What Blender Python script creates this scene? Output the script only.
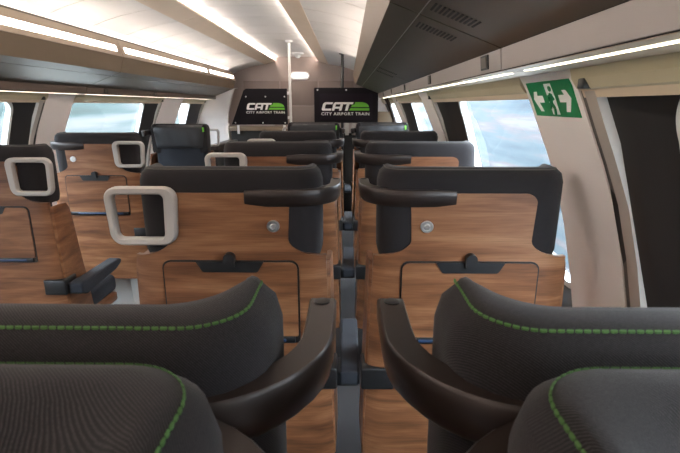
import bpy, bmesh, math, random
from mathutils import Vector, Matrix

# ------------------------------------------------------------------ camera, world, exposure
scene = bpy.context.scene
for o in list(bpy.data.objects):
    bpy.data.objects.remove(o)
H = 1.36                                   # camera height above the deck floor
cam_data = bpy.data.cameras.new('camera')
cam = bpy.data.objects.new('camera', cam_data)
scene.collection.objects.link(cam)
cam_data.sensor_width = 36.0
cam_data.lens = 460.0 / 680.0 * 36.0
cam_data.clip_start = 0.01
cam.location = (0, 0, H)
PITCH = math.atan((226.5 - 105.0) / 460.0)
cam.rotation_euler = (math.pi / 2 - PITCH, 0, 0.0147)
cam_data.dof.use_dof = True
cam_data.dof.focus_distance = 1.5
cam_data.dof.aperture_fstop = 16
scene.camera = cam

world = bpy.data.worlds.new('sky')
scene.world = world
world.use_nodes = True
bg = world.node_tree.nodes['Background']
bg.inputs[0].default_value = (0.80, 0.90, 1.0, 1)
bg.inputs[1].default_value = 3.3
vs = scene.view_settings
vs.view_transform = 'Standard'
vs.look = 'None'
vs.gamma = 1
vs.use_curve_mapping = False
vs.exposure = 2.6
LED = 9.2          # cove strips over the aisle
COVE = 1.3          # cove strips on the racks
LAMP = 3.2          # visible lamp strips
LINE = 2.2          # thin lamp lines over the windows

COL = scene.collection

# ------------------------------------------------------------------ materials
def new_mat(name):
    m = bpy.data.materials.new(name)
    m.use_nodes = True
    nt = m.node_tree
    return m, nt, nt.nodes['Principled BSDF']

def plain(name, col, rough=0.5, metal=0.0, spec=0.5, var=0.06, scale=6.0, bump=0.0, bscale=300.0, coat=0.0):
    m, nt, p = new_mat(name)
    tc = nt.nodes.new('ShaderNodeTexCoord')
    n = nt.nodes.new('ShaderNodeTexNoise')
    n.inputs['Scale'].default_value = scale
    n.inputs['Detail'].default_value = 4
    nt.links.new(tc.outputs['Object'], n.inputs['Vector'])
    r = nt.nodes.new('ShaderNodeValToRGB')
    r.color_ramp.elements[0].color = [max(0, c * (1 - var)) for c in col] + [1]
    r.color_ramp.elements[1].color = [min(1, c * (1 + var)) for c in col] + [1]
    nt.links.new(n.outputs['Fac'], r.inputs['Fac'])
    nt.links.new(r.outputs['Color'], p.inputs['Base Color'])
    p.inputs['Roughness'].default_value = rough
    p.inputs['Metallic'].default_value = metal
    p.inputs['Specular IOR Level'].default_value = spec
    p.inputs['Coat Weight'].default_value = coat
    if bump:
        n2 = nt.nodes.new('ShaderNodeTexNoise')
        n2.inputs['Scale'].default_value = bscale
        nt.links.new(tc.outputs['Object'], n2.inputs['Vector'])
        b = nt.nodes.new('ShaderNodeBump')
        b.inputs['Strength'].default_value = bump
        b.inputs['Distance'].default_value = 0.002
        nt.links.new(n2.outputs['Fac'], b.inputs['Height'])
        nt.links.new(b.outputs['Normal'], p.inputs['Normal'])
    return m

def emit(name, col, strength):
    m = bpy.data.materials.new(name)
    m.use_nodes = True
    nt = m.node_tree
    nt.nodes.remove(nt.nodes['Principled BSDF'])
    e = nt.nodes.new('ShaderNodeEmission')
    e.inputs[0].default_value = (*col, 1)
    e.inputs[1].default_value = strength
    nt.links.new(e.outputs[0], nt.nodes['Material Output'].inputs['Surface'])
    return m

def wood_mat():
    m, nt, p = new_mat('walnut')
    L = nt.links.new
    tc = nt.nodes.new('ShaderNodeTexCoord')
    oi = nt.nodes.new('ShaderNodeObjectInfo')
    mul = nt.nodes.new('ShaderNodeMath'); mul.operation = 'MULTIPLY'; mul.inputs[1].default_value = 17.0
    L(oi.outputs['Random'], mul.inputs[0])
    add = nt.nodes.new('ShaderNodeVectorMath'); add.operation = 'ADD'
    L(tc.outputs['Object'], add.inputs[0]); L(mul.outputs[0], add.inputs[1])
    mp = nt.nodes.new('ShaderNodeMapping'); mp.inputs['Scale'].default_value = (1.6, 3.0, 15.0)
    L(add.outputs[0], mp.inputs['Vector'])
    n = nt.nodes.new('ShaderNodeTexNoise')
    n.inputs['Scale'].default_value = 1.6; n.inputs['Detail'].default_value = 6
    n.inputs['Distortion'].default_value = 0.7
    L(mp.outputs[0], n.inputs['Vector'])
    r = nt.nodes.new('ShaderNodeValToRGB')
    e = r.color_ramp.elements
    e[0].position = 0.28; e[0].color = (0.095, 0.036, 0.0165, 1)
    e[1].position = 0.74; e[1].color = (0.36, 0.178, 0.088, 1)
    k = e.new(0.5); k.color = (0.225, 0.095, 0.042, 1)
    L(n.outputs['Fac'], r.inputs['Fac'])
    mp2 = nt.nodes.new('ShaderNodeMapping'); mp2.inputs['Scale'].default_value = (6, 30, 150)
    L(add.outputs[0], mp2.inputs['Vector'])
    n2 = nt.nodes.new('ShaderNodeTexNoise'); n2.inputs['Scale'].default_value = 2.0; n2.inputs['Detail'].default_value = 3
    L(mp2.outputs[0], n2.inputs['Vector'])
    r2 = nt.nodes.new('ShaderNodeValToRGB')
    r2.color_ramp.elements[0].position = 0.3; r2.color_ramp.elements[0].color = (0.72, 0.68, 0.66, 1)
    r2.color_ramp.elements[1].position = 0.65; r2.color_ramp.elements[1].color = (1, 1, 1, 1)
    L(n2.outputs['Fac'], r2.inputs['Fac'])
    mx = nt.nodes.new('ShaderNodeMix'); mx.data_type = 'RGBA'; mx.blend_type = 'MULTIPLY'
    mx.inputs['Factor'].default_value = 0.8
    L(r.outputs['Color'], mx.inputs['A']); L(r2.outputs['Color'], mx.inputs['B'])
    L(mx.outputs['Result'], p.inputs['Base Color'])
    p.inputs['Roughness'].default_value = 0.38
    p.inputs['Specular IOR Level'].default_value = 0.4
    return m

def fabric_mat(name, c1, c2, scale=640.0):
    m, nt, p = new_mat(name)
    L = nt.links.new
    tc = nt.nodes.new('ShaderNodeTexCoord')
    w = nt.nodes.new('ShaderNodeTexWave')
    w.wave_type = 'BANDS'; w.bands_direction = 'DIAGONAL'
    w.inputs['Scale'].default_value = scale * 0.36
    w.inputs['Distortion'].default_value = 0.6
    L(tc.outputs['Object'], w.inputs['Vector'])
    n = nt.nodes.new('ShaderNodeTexNoise'); n.inputs['Scale'].default_value = scale; n.inputs['Detail'].default_value = 3
    L(tc.outputs['Object'], n.inputs['Vector'])
    mul = nt.nodes.new('ShaderNodeMath'); mul.operation = 'MULTIPLY'
    L(w.outputs['Fac'], mul.inputs[0]); L(n.outputs['Fac'], mul.inputs[1])
    r = nt.nodes.new('ShaderNodeValToRGB')
    r.color_ramp.elements[0].position = 0.1; r.color_ramp.elements[0].color = (*c1, 1)
    r.color_ramp.elements[1].position = 0.55; r.color_ramp.elements[1].color = (*c2, 1)
    L(mul.outputs[0], r.inputs['Fac'])
    L(r.outputs['Color'], p.inputs['Base Color'])
    b = nt.nodes.new('ShaderNodeBump'); b.inputs['Strength'].default_value = 0.35; b.inputs['Distance'].default_value = 0.001
    L(mul.outputs[0], b.inputs['Height']); L(b.outputs['Normal'], p.inputs['Normal'])
    p.inputs['Roughness'].default_value = 0.85
    p.inputs['Specular IOR Level'].default_value = 0.25
    p.inputs['Sheen Weight'].default_value = 0.08
    p.inputs['Sheen Roughness'].default_value = 0.5
    return m

def glass_mat():
    m = bpy.data.materials.new('window_glass')
    m.use_nodes = True
    nt = m.node_tree
    nt.nodes.remove(nt.nodes['Principled BSDF'])
    t = nt.nodes.new('ShaderNodeBsdfTransparent'); t.inputs[0].default_value = (0.93, 0.96, 0.97, 1)
    g = nt.nodes.new('ShaderNodeBsdfGlossy'); g.inputs['Roughness'].default_value = 0.03
    mx = nt.nodes.new('ShaderNodeMixShader'); mx.inputs[0].default_value = 0.06
    nt.links.new(t.outputs[0], mx.inputs[1]); nt.links.new(g.outputs[0], mx.inputs[2])
    nt.links.new(mx.outputs[0], nt.nodes['Material Output'].inputs['Surface'])
    return m

def backdrop_mat(name, stops, seed):  # lengthwise colour streaks imitate a landscape blurred by motion
    m, nt, p = new_mat(name)
    stops = [(p_, tuple(c_ * 0.72 for c_ in col_)) for p_, col_ in stops]
    L = nt.links.new
    tc = nt.nodes.new('ShaderNodeTexCoord')
    mp = nt.nodes.new('ShaderNodeMapping'); mp.inputs['Scale'].default_value = (1, 0.06, 1.1)
    mp.inputs['Location'].default_value = (seed, seed * 1.7, seed * 0.6)
    L(tc.outputs['Object'], mp.inputs['Vector'])
    n = nt.nodes.new('ShaderNodeTexNoise'); n.inputs['Scale'].default_value = 2.2; n.inputs['Detail'].default_value = 5
    L(mp.outputs[0], n.inputs['Vector'])
    r = nt.nodes.new('ShaderNodeValToRGB')
    e = r.color_ramp.elements
    e[0].position = stops[0][0]; e[0].color = (*stops[0][1], 1)
    e[1].position = stops[-1][0]; e[1].color = (*stops[-1][1], 1)
    for pos, c in stops[1:-1]:
        k = e.new(pos); k.color = (*c, 1)
    L(n.outputs['Fac'], r.inputs['Fac'])
    L(r.outputs['Color'], p.inputs['Base Color'])
    p.inputs['Roughness'].default_value = 0.8
    return m

MAT = {}
MAT['wood'] = wood_mat()
MAT['fabric'] = fabric_mat('charcoal_fabric', (0.008, 0.007, 0.0078), (0.032, 0.0265, 0.029))
MAT['navy'] = fabric_mat('navy_fabric', (0.012, 0.014, 0.019), (0.036, 0.042, 0.056))
MAT['leather'] = plain('black_leather', (0.026, 0.027, 0.031), 0.5, bump=0.3, bscale=120)
MAT['bronze'] = plain('bronze_brown_paint', (0.030, 0.020, 0.017), 0.36, metal=0.3, spec=0.6)
MAT['black'] = plain('black_plastic', (0.012, 0.012, 0.013), 0.42)
MAT['handle'] = plain('warm_grey_plastic', (0.46, 0.43, 0.40), 0.45)
MAT['chrome'] = plain('brushed_silver', (0.72, 0.72, 0.72), 0.28, metal=0.85)
MAT['stitch'] = plain('green_thread', (0.062, 0.15, 0.036), 0.8)
MAT['thread'] = plain('grey_thread', (0.10, 0.095, 0.085), 0.8)
MAT['tag'] = plain('bright_green_tag', (0.15, 0.6, 0.04), 0.6)
MAT['blue'] = plain('dark_blue_strip', (0.025, 0.05, 0.11), 0.3)
MAT['pedestal'] = plain('light_grey_metal', (0.5, 0.48, 0.45), 0.4)
MAT['white'] = plain('warm_white_panel', (0.86, 0.81, 0.79), 0.45)
MAT['white_paint'] = plain('white_paint', (0.85, 0.85, 0.84), 0.35)
MAT['ceil'] = plain('ceiling_panel_white', (0.74, 0.71, 0.68), 0.5)
MAT['tan'] = plain('tan_metal', (0.25, 0.19, 0.13), 0.42, metal=0.25)
MAT['band'] = plain('beige_ceiling_band', (0.74, 0.59, 0.45), 0.45, metal=0.0)
MAT['lamp_panel'] = plain('beige_metal', (0.45, 0.36, 0.27), 0.42, metal=0.2)
MAT['rack_dark'] = plain('dark_olive_metal', (0.13, 0.113, 0.085), 0.38, metal=0.5)
MAT['rack_grey'] = plain('taupe_metal', (0.42, 0.375, 0.345), 0.42, metal=0.15)
MAT['rack_brown'] = plain('brown_metal', (0.16, 0.118, 0.092), 0.42, metal=0.15)
MAT['carcass'] = plain('dark_carcass', (0.012, 0.011, 0.010), 0.7)
MAT['blind'] = plain('olive_blind_housing', (0.52, 0.46, 0.32), 0.5)
MAT['blind_bar'] = plain('tan_blind_bar', (0.66, 0.54, 0.41), 0.5)
MAT['surround'] = plain('black_window_surround', (0.018, 0.017, 0.017), 0.5)
MAT['rail'] = plain('grey_guide_rail', (0.48, 0.44, 0.40), 0.4, metal=0.2)
MAT['rail_dark'] = plain('dark_guide_rail', (0.11, 0.10, 0.095), 0.45, metal=0.3)
MAT['ring'] = plain('white_window_ring', (0.72, 0.74, 0.74), 0.4)
MAT['glass'] = glass_mat()
MAT['end'] = plain('taupe_end_wall', (0.40, 0.33, 0.30), 0.5)
MAT['end_dark'] = plain('dark_taupe_hatch', (0.30, 0.24, 0.215), 0.5)
MAT['board'] = plain('black_purple_board', (0.008, 0.006, 0.009), 0.6, spec=0.2)
MAT['board_in'] = plain('black_purple_screen', (0.013, 0.008, 0.015), 0.55, spec=0.2)
MAT['ink'] = plain('white_print', (0.93, 0.93, 0.93), 0.5)
MAT['green'] = plain('lime_green_print', (0.16, 0.56, 0.04), 0.5)
MAT['sign'] = plain('safety_green', (0.0, 0.24, 0.085), 0.4)
MAT['floor'] = plain('dark_carpet', (0.045, 0.043, 0.045), 0.95, bump=0.4)
MAT['led'] = emit('cove_led', (1.0, 0.89, 0.82), LED)
MAT['cove'] = emit('rack_cove_led', (1.0, 0.85, 0.80), COVE)
MAT['line_dim'] = emit('lamp_line_dim', (1.0, 0.84, 0.62), 1.2)
MAT['lamp'] = emit('lamp_diffuser', (1.0, 0.89, 0.80), LAMP)
MAT['line'] = emit('lamp_line', (1.0, 0.86, 0.62), LINE)
MAT['oval'] = emit('oval_lamp', (1.0, 0.90, 0.85), 0.25)
MAT['backdrop_r'] = backdrop_mat('streaked_blue_backdrop', [(0.30, (0.009, 0.024, 0.038)), (0.42, (0.024, 0.045, 0.060)), (0.50, (0.038, 0.058, 0.069)), (0.56, (0.070, 0.056, 0.062)), (0.63, (0.098, 0.098, 0.102))], 3.1)
MAT['backdrop_l'] = backdrop_mat('streaked_teal_backdrop', [(0.32, (0.010, 0.024, 0.019)), (0.42, (0.021, 0.045, 0.043)), (0.49, (0.046, 0.063, 0.063)), (0.57, (0.082, 0.089, 0.088)), (0.68, (0.11, 0.107, 0.104))], 8.3)

# ------------------------------------------------------------------ mesh helpers
def mesh_from(name, verts, faces, mat, smooth=False):
    me = bpy.data.meshes.new(name)
    me.from_pydata([tuple(v) for v in verts], [], faces)
    bm = bmesh.new(); bm.from_mesh(me)
    bmesh.ops.recalc_face_normals(bm, faces=bm.faces)
    bm.to_mesh(me); bm.free()
    me.materials.append(mat)
    if smooth:
        for p in me.polygons: p.use_smooth = True
        try:
            me.set_sharp_from_angle(angle=math.radians(42))
        except Exception:
            pass
    me.update()
    return me

def obj(name, me, parent=None, loc=None):
    o = bpy.data.objects.new(name, me)
    COL.objects.link(o)
    if parent is not None: o.parent = parent
    if loc is not None: o.location = loc
    return o

def tag(o, label, cat=None, group=None):
    o['label'] = label
    if cat: o['category'] = cat
    if group: o['group'] = group
    return o

def struct(o, label=None):
    o['kind'] = 'structure'
    if label: o['label'] = label
    return o

def empty(name, loc=(0, 0, 0), rz=0.0):
    o = bpy.data.objects.new(name, None)
    COL.objects.link(o)
    o.location = loc; o.rotation_euler = (0, 0, rz)
    o.empty_display_size = 0.1
    return o

def box_mesh(name, x0, x1, y0, y1, z0, z1, mat, bevel=0.0, seg=2):
    bm = bmesh.new()
    bmesh.ops.create_cube(bm, size=1.0)
    for v in bm.verts:
        v.co = Vector(((x0 + x1) / 2 + v.co.x * (x1 - x0), (y0 + y1) / 2 + v.co.y * (y1 - y0), (z0 + z1) / 2 + v.co.z * (z1 - z0)))
    if bevel > 0:
        bmesh.ops.bevel(bm, geom=list(bm.edges), offset=bevel, segments=seg, profile=0.5, affect='EDGES')
    me = bpy.data.meshes.new(name); bm.to_mesh(me); bm.free()
    me.materials.append(mat)
    if bevel > 0 and seg > 1:
        for p in me.polygons: p.use_smooth = True
        try: me.set_sharp_from_angle(angle=math.radians(50))
        except Exception: pass
    return me

def prism_mesh(name, pts, axis, a0, a1, mat, smooth=False):
    """extrude a 2-D polygon along an axis. axis 'y': pts are (x,z); 'x': (y,z); 'z': (x,y)"""
    def mk(p, a):
        if axis == 'y': return (p[0], a, p[1])
        if axis == 'x': return (a, p[0], p[1])
        return (p[0], p[1], a)
    n = len(pts)
    v = [mk(p, a0) for p in pts] + [mk(p, a1) for p in pts]
    f = [list(range(n)), list(range(2 * n - 1, n - 1, -1))]
    for i in range(n):
        j = (i + 1) % n
        f.append([i, j, n + j, n + i])
    return mesh_from(name, v, f, mat, smooth)

def tube_mesh(name, pts, r, mat, sides=10, cap=True):
    pts = [Vector(p) for p in pts]
    v, f = [], []
    n = len(pts)
    up = Vector((0.12, 0.3, 1)).normalized()
    for i, p in enumerate(pts):
        t = (pts[min(i + 1, n - 1)] - pts[max(i - 1, 0)]).normalized()
        a = t.cross(up)
        if a.length < 0.05: a = t.cross(Vector((1, 0, 0)))
        a.normalize(); b = t.cross(a).normalized()
        for k in range(sides):
            an = 2 * math.pi * k / sides
            v.append(p + a * (r * math.cos(an)) + b * (r * math.sin(an)))
    for i in range(n - 1):
        for k in range(sides):
            k2 = (k + 1) % sides
            f.append([i * sides + k, i * sides + k2, (i + 1) * sides + k2, (i + 1) * sides + k])
    if cap:
        f.append(list(range(sides))); f.append([(n - 1) * sides + k for k in range(sides)])
    return mesh_from(name, v, f, mat, True)

def lathe_mesh(name, prof, center, axis, mat, sides=20):
    """prof: (r, h) list along axis direction"""
    c = Vector(center); ax = Vector(axis).normalized()
    a = ax.cross(Vector((0.31, 0.2, 0.9))).normalized(); b = ax.cross(a)
    v, f = [], []
    for (r, h) in prof:
        for k in range(sides):
            an = 2 * math.pi * k / sides
            v.append(c + ax * h + a * (r * math.cos(an)) + b * (r * math.sin(an)))
    for i in range(len(prof) - 1):
        for k in range(sides):
            k2 = (k + 1) % sides
            f.append([i * sides + k, i * sides + k2, (i + 1) * sides + k2, (i + 1) * sides + k])
    f.append(list(range(sides))); f.append([(len(prof) - 1) * sides + k for k in range(sides)])
    return mesh_from(name, v, f, mat, True)

def rrect(cx, cy, w, h, r, seg=6):
    out = []
    for (sx, sy, a0) in ((1, 1, 0), (-1, 1, 90), (-1, -1, 180), (1, -1, 270)):
        for k in range(seg + 1):
            a = math.radians(a0 + 90 * k / seg)
            out.append((cx + sx * (w / 2 - r) + r * math.cos(a), cy + sy * (h / 2 - r) + r * math.sin(a)))
    return out

def lerp(a, b, t): return a + (b - a) * t

def smooth_curve(pts, n):
    """Catmull-Rom through 2-D/3-D points"""
    P = [Vector(p) for p in pts]
    out = []
    for i in range(len(P) - 1):
        p0 = P[max(i - 1, 0)]; p1 = P[i]; p2 = P[i + 1]; p3 = P[min(i + 2, len(P) - 1)]
        for k in range(n):
            t = k / n
            out.append(0.5 * ((2 * p1) + (p2 - p0) * t + (2 * p0 - 5 * p1 + 4 * p2 - p3) * t * t + (3 * p1 - p0 - 3 * p2 + p3) * t ** 3))
    out.append(P[-1])
    return out

# ------------------------------------------------------------------ coach cross-section
MIR = -1.56                                 # left x = MIR - right x
def side_x(side, x): return x if side > 0 else MIR - x
# wall profile: (dz relative to camera height, x on the right side)
PROF = [(0.16, 0.470), (0.10, 0.505), (0.051, 0.536), (-0.04, 0.577), (-0.127, 0.617), (-0.224, 0.658), (-0.36, 0.699), (-0.51, 0.735),
        (-0.65, 0.763), (-0.82, 0.785), (-1.0, 0.795), (-1.36, 0.795)]
def prof_x(dz):
    if dz >= PROF[0][0]: return PROF[0][1]
    for (d0, x0), (d1, x1) in zip(PROF, PROF[1:]):
        if d1 <= dz <= d0:
            return lerp(x0, x1, (d0 - dz) / (d0 - d1))
    return PROF[-1][1]
def wall_pt(side, y, dz, off=0.0):
    """off > 0 is towards the interior"""
    e = 0.02
    slope = (prof_x(dz + e) - prof_x(dz - e)) / (2 * e)      # dx/dz
    n = Vector((-1, 0, slope)); n.normalize()
    x = prof_x(dz) + n.x * off; z = dz + n.z * off
    return Vector((side_x(side, x), y, H + z))

Y0, Y1 = -4.0, 7.5
# floor, back wall, end wall
struct(obj('floor', box_mesh('floor', -2.5, 0.95, Y0, Y1, -0.06, 0.0, MAT['floor'])), 'dark carpeted coach floor')

def strip_mesh(name, side, ya, yb, dzs, off_in, off_out, mat, smooth=True):
    v, f = [], []
    n = len(dzs)
    for y in (ya, yb):
        for off in (off_in, off_out):
            for dz in dzs: v.append(wall_pt(side, y, dz, off))
    # index: y*2n + off*n + i
    for i in range(n - 1):
        f.append([i, i + 1, 2 * n + i + 1, 2 * n + i])
        f.append([n + i, n + i + 1, 3 * n + i + 1, 3 * n + i])
        f.append([i, i + 1, n + i + 1, n + i]); f.append([2 * n + i, 2 * n + i + 1, 3 * n + i + 1, 3 * n + i])
    f.append([0, n, 3 * n, 2 * n]); f.append([n - 1, 2 * n - 1, 4 * n - 1, 3 * n - 1])
    return mesh_from(name, v, f, mat, smooth)

WT, WB = 0.025, -0.645                        # glass top and bottom (dz)
RT, RB = 0.16, -0.72                          # window bay top and bottom
low_dz = [RB, -0.82, -1.0, -1.36]
pill_dz = [0.15, 0.10, 0.051, 0.0, -0.04, -0.08, -0.127, -0.175, -0.224, -0.29, -0.36, -0.43, -0.51, -0.58, -0.65, -0.73, -0.82, -1.0, -1.36]
PILL = {1: [(-2.8, -2.5), (-0.85, -0.54), (1.10, 1.41), (3.02, 3.38), (4.95, 5.40), (7.1, 7.5)],
        -1: [(-2.55, -2.2), (-0.60, -0.28), (1.33, 1.66), (3.28, 3.61), (5.37, 6.0), (6.98, 7.5)]}
WIN = {1: [(-2.42, -1.1), (-0.48, 0.90), (1.46, 2.60), (3.43, 4.50), (5.45, 6.55)],
       -1: [(-2.12, -0.85), (-0.22, 1.04), (1.71, 3.07), (3.66, 5.07), (6.05, 6.55)]}
wn = 0
for side, nm in ((1, 'right'), (-1, 'left')):
    w = obj('wall_' + nm, strip_mesh('wall_' + nm, side, Y0, Y1, low_dz, 0.0, -0.05, MAT['white']))
    struct(w, 'warm white coach side wall below the windows, ' + ('beside the window seats' if side > 0 else 'beside the single seats'))
    # blank wall at the back behind the camera
    bk = obj('wall_section', strip_mesh('wall_section', side, Y0, PILL[side][0][0], [RT, 0.05, -0.127, -0.3, -0.5, RB], 0.0, -0.05, MAT['white']), w)
    for (pa, pb) in PILL[side]:
        p = obj('pillar', strip_mesh('pillar', side, pa, pb, pill_dz, 0.016, -0.05, MAT['white']), w)
    bays = list(zip([p[1] for p in PILL[side]], [p[0] for p in PILL[side]][1:]))
    for (ba, bb), (ga, gb) in zip(bays, WIN[side]):
        wn += 1
        root = empty('window_%d' % wn, (0, 0, 0))
        struct(root, 'rounded train window with black surround on the ' + ('two-seat side' if side > 0 else 'single-seat side'))
        N = 64
        inner = rrect((ga + gb) / 2, (WT + WB) / 2, gb - ga, WT - WB, 0.11, 15)       # 64 points (4*16)
        cx, cz = (ga + gb) / 2, (WT + WB) / 2
        outer = []
        for k, (py, pz) in enumerate(inner):
            q = k // 16
            # pull each point out to the rectangle
            dy, dz_ = py - cx, pz - cz
            sy = 1 if q in (0, 3) else -1; sz = 1 if q in (0, 1) else -1
            t = (k % 16) / 15.0
            ey = bb if sy > 0 else ba; ez = RT if sz > 0 else RB
            gy = gb if sy > 0 else ga; gz = WT if sz > 0 else WB
            # first half of the corner hugs one side, second half the other
            first_vertical = q in (0, 2)
            tt = t if first_vertical else 1 - t
            if tt < 0.5:
                oy, oz = ey, lerp(pz, ez, min(1, tt * 2) ** 1.0)
            else:
                oy, oz = lerp(ey, py, (tt - 0.5) * 2), ez
            outer.append((oy, oz))
        loops = [(0.0, 0.0), (0.25, -0.004), (0.5, -0.010), (0.56, -0.016), (0.8, -0.030), (1.0, -0.050)]
        v, f = [], []
        for (t, off) in loops:
            for (a, b) in zip(outer, inner):
                v.append(wall_pt(side, lerp(a[0], b[0], t), lerp(a[1], b[1], t), off))
        n = len(inner)
        for li in range(len(loops) - 1):
            for k in range(n):
                k2 = (k + 1) % n
                f.append([li * n + k, li * n + k2, (li + 1) * n + k2, (li + 1) * n + k])
        obj('window_surround', mesh_from('window_surround', v, f, MAT['surround'], True), root)
        # white ring
        v, f = [], []
        ring_pts = [(0.000, -0.046), (0.000, -0.040), (0.022, -0.040), (0.022, -0.075), (0.0, -0.075)]
        for (ins, off) in ring_pts:
            rr = rrect(cx, cz, gb - ga - 2 * ins, WT - WB - 2 * ins, 0.11 - ins, 15)
            for (a, b) in rr: v.append(wall_pt(side, a, b, off))
        for li in range(len(ring_pts) - 1):
            for k in range(n):
                k2 = (k + 1) % n
                f.append([li * n + k, li * n + k2, (li + 1) * n + k2, (li + 1) * n + k])
        obj('window_frame', mesh_from('window_frame', v, f, MAT['ring'], True), root)
        # glass
        v, f = [], []
        rows = 12
        rr = rrect(cx, cz, gb - ga - 0.03, WT - WB - 0.03, 0.095, 15)
        zt, zb = WT - 0.015, WB + 0.015
        for i in range(rows + 1):
            zz = lerp(zt, zb, i / rows)
            # horizontal extent of the rounded rectangle at this height
            r = 0.095; hy = (gb - ga - 0.03) / 2
            d = 0
            if zz > zt - r: d = zz - (zt - r)
            if zz < zb + r: d = (zb + r) - zz
            ext = hy - (r - math.sqrt(max(0, r * r - d * d)))
            v.append(wall_pt(side, cx - ext, zz, -0.066)); v.append(wall_pt(side, cx + ext, zz, -0.066))
        for i in range(rows): f.append([2 * i, 2 * i + 1, 2 * i + 3, 2 * i + 2])
        obj('pane', mesh_from('pane', v, f, MAT['glass'], True), root)
        # guide rails next to the far pillar
        for (ra, rb, mt, hgt) in ((bb - 0.020, bb - 0.001, 'rail_dark', 0.012), (bb - 0.066, bb - 0.022, 'rail', 0.015)):
            obj('blind_rail', strip_mesh('blind_rail', side, ra, rb, pill_dz[2:-3], hgt, -0.03, MAT[mt]), root)
        # roller blind housing and bar
        pts = [(0.500, 0.079), (0.52, 0.10), (0.57, 0.08), (0.565, 0.035), (0.538, 0.028), (0.520, 0.036), (0.506, 0.056)]
        obj('blind_housing', prism_mesh('blind_housing', [(side_x(side, x), H + z) for x, z in pts], 'y', ba + 0.004, bb - 0.004, MAT['blind']), root)
        pts = [(0.526, 0.036), (0.565, 0.042), (0.570, 0.018), (0.536, 0.016)]
        obj('blind_bar', prism_mesh('blind_bar', [(side_x(side, x), H + z) for x, z in pts], 'y', ba + 0.004, bb - 0.012, MAT['blind_bar']), root)
        bx = side_x(side, 0.515)
        obj('blind_bracket', box_mesh('blind_bracket', bx - 0.012, bx + 0.012, bb - 0.064, bb - 0.040, H + 0.034, H + 0.056, MAT['black'], 0.003), root)

struct(obj('wall_back', box_mesh('wall_back', -2.6, 1.0, Y0 - 0.06, Y0, 0, H + 0.85, MAT['white'])), 'coach end wall behind the viewer')

# ------------------------------------------------------------------ ceiling
CX = MIR / 2
ceil_root = empty('ceiling', (CX, 0, H + 0.7)); struct(ceil_root, 'vaulted off-white coach ceiling of transverse panels')
def local(me, root):
    me.transform(Matrix.Translation(-Vector(root.location))); return me
# centre panels
def arch(x0, x1, z0, z1, bulge, n=8):
    return [(lerp(x0, x1, i / n), lerp(z0, z1, i / n) + bulge * 4 * (i / n) * (1 - i / n)) for i in range(n + 1)]
def slab(prof, th):
    return prof + [(x, z + th) for x, z in reversed(prof)]
PY = 0.455
ny = int((Y1 - Y0) / PY) + 1
for k in range(ny):
    a = Y0 + k * PY; b = min(Y1, a + PY - 0.011)
    if b - a < 0.05: continue
    pr = slab(arch(-1.235, -0.325, H + 0.700, H + 0.700, 0.018), 0.02)
    obj('ceiling_panel', local(prism_mesh('ceiling_panel', pr, 'y', a, b, MAT['ceil'], True), ceil_root), ceil_root)
    for side in (1, -1):
        prf = [(-0.300, 0.612), (-0.20, 0.598), (-0.08, 0.575), (0.04, 0.542), (0.14, 0.505), (0.26, 0.450), (0.36, 0.392), (0.42, 0.345)]
        prf = [(side_x(side, x), H + z) for x, z in prf]
        obj('side_ceiling_panel', local(prism_mesh('side_ceiling_panel', slab(prf, 0.02), 'y', a, b, MAT['ceil'], True), ceil_root), ceil_root)
# roof skin so that no daylight leaks through the joints
prf = [(0.56, 0.10), (0.50, 0.40), (0.30, 0.55), (0.0, 0.66), (-0.30, 0.76), (-0.78, 0.80), (-1.26, 0.76), (-1.56, 0.66), (-1.86, 0.55), (-2.06, 0.40), (-2.12, 0.10)]
struct(obj('roof_shell', prism_mesh('roof_shell', slab([(x, H + z) for x, z in prf], 0.03), 'y', Y0 - 0.06, Y1 + 0.05, MAT['carcass'])), 'dark roof skin above the ceiling panels')
# tan bands with cove LEDs
tn = 0
for side in (1, -1):
    tn += 1
    a = 0
    segs = [(-4.0, -2.25), (-2.25, -0.25), (-0.25, 1.75), (1.75, 3.75), (3.75, 5.75), (5.75, 7.5)]
    t = empty('trim_%d' % tn, (side_x(side, -0.37), 0, H + 0.64)); struct(t, 'tan ceiling band with a hidden light strip, above the ' + ('two-seat side' if side > 0 else 'single-seat side'))
    for (a, b) in segs:
        pr = [(-0.290, 0.606), (-0.447, 0.655), (-0.447, 0.668), (-0.440, 0.668), (-0.330, 0.640), (-0.290, 0.632)]
        pr = [(side_x(side, x), H + z) for x, z in pr]
        obj('band', local(prism_mesh('band', pr, 'y', a, b - 0.004, MAT['band']), t), t)
    pr = [(-0.428, 0.672), (-0.395, 0.664), (-0.395, 0.659), (-0.428, 0.664)]
    pr = [(side_x(side, x), H + z) for x, z in pr]
    obj('light_strip', local(prism_mesh('light_strip', pr, 'y', Y0, Y1 - 0.02, MAT['led']), t), t)

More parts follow.
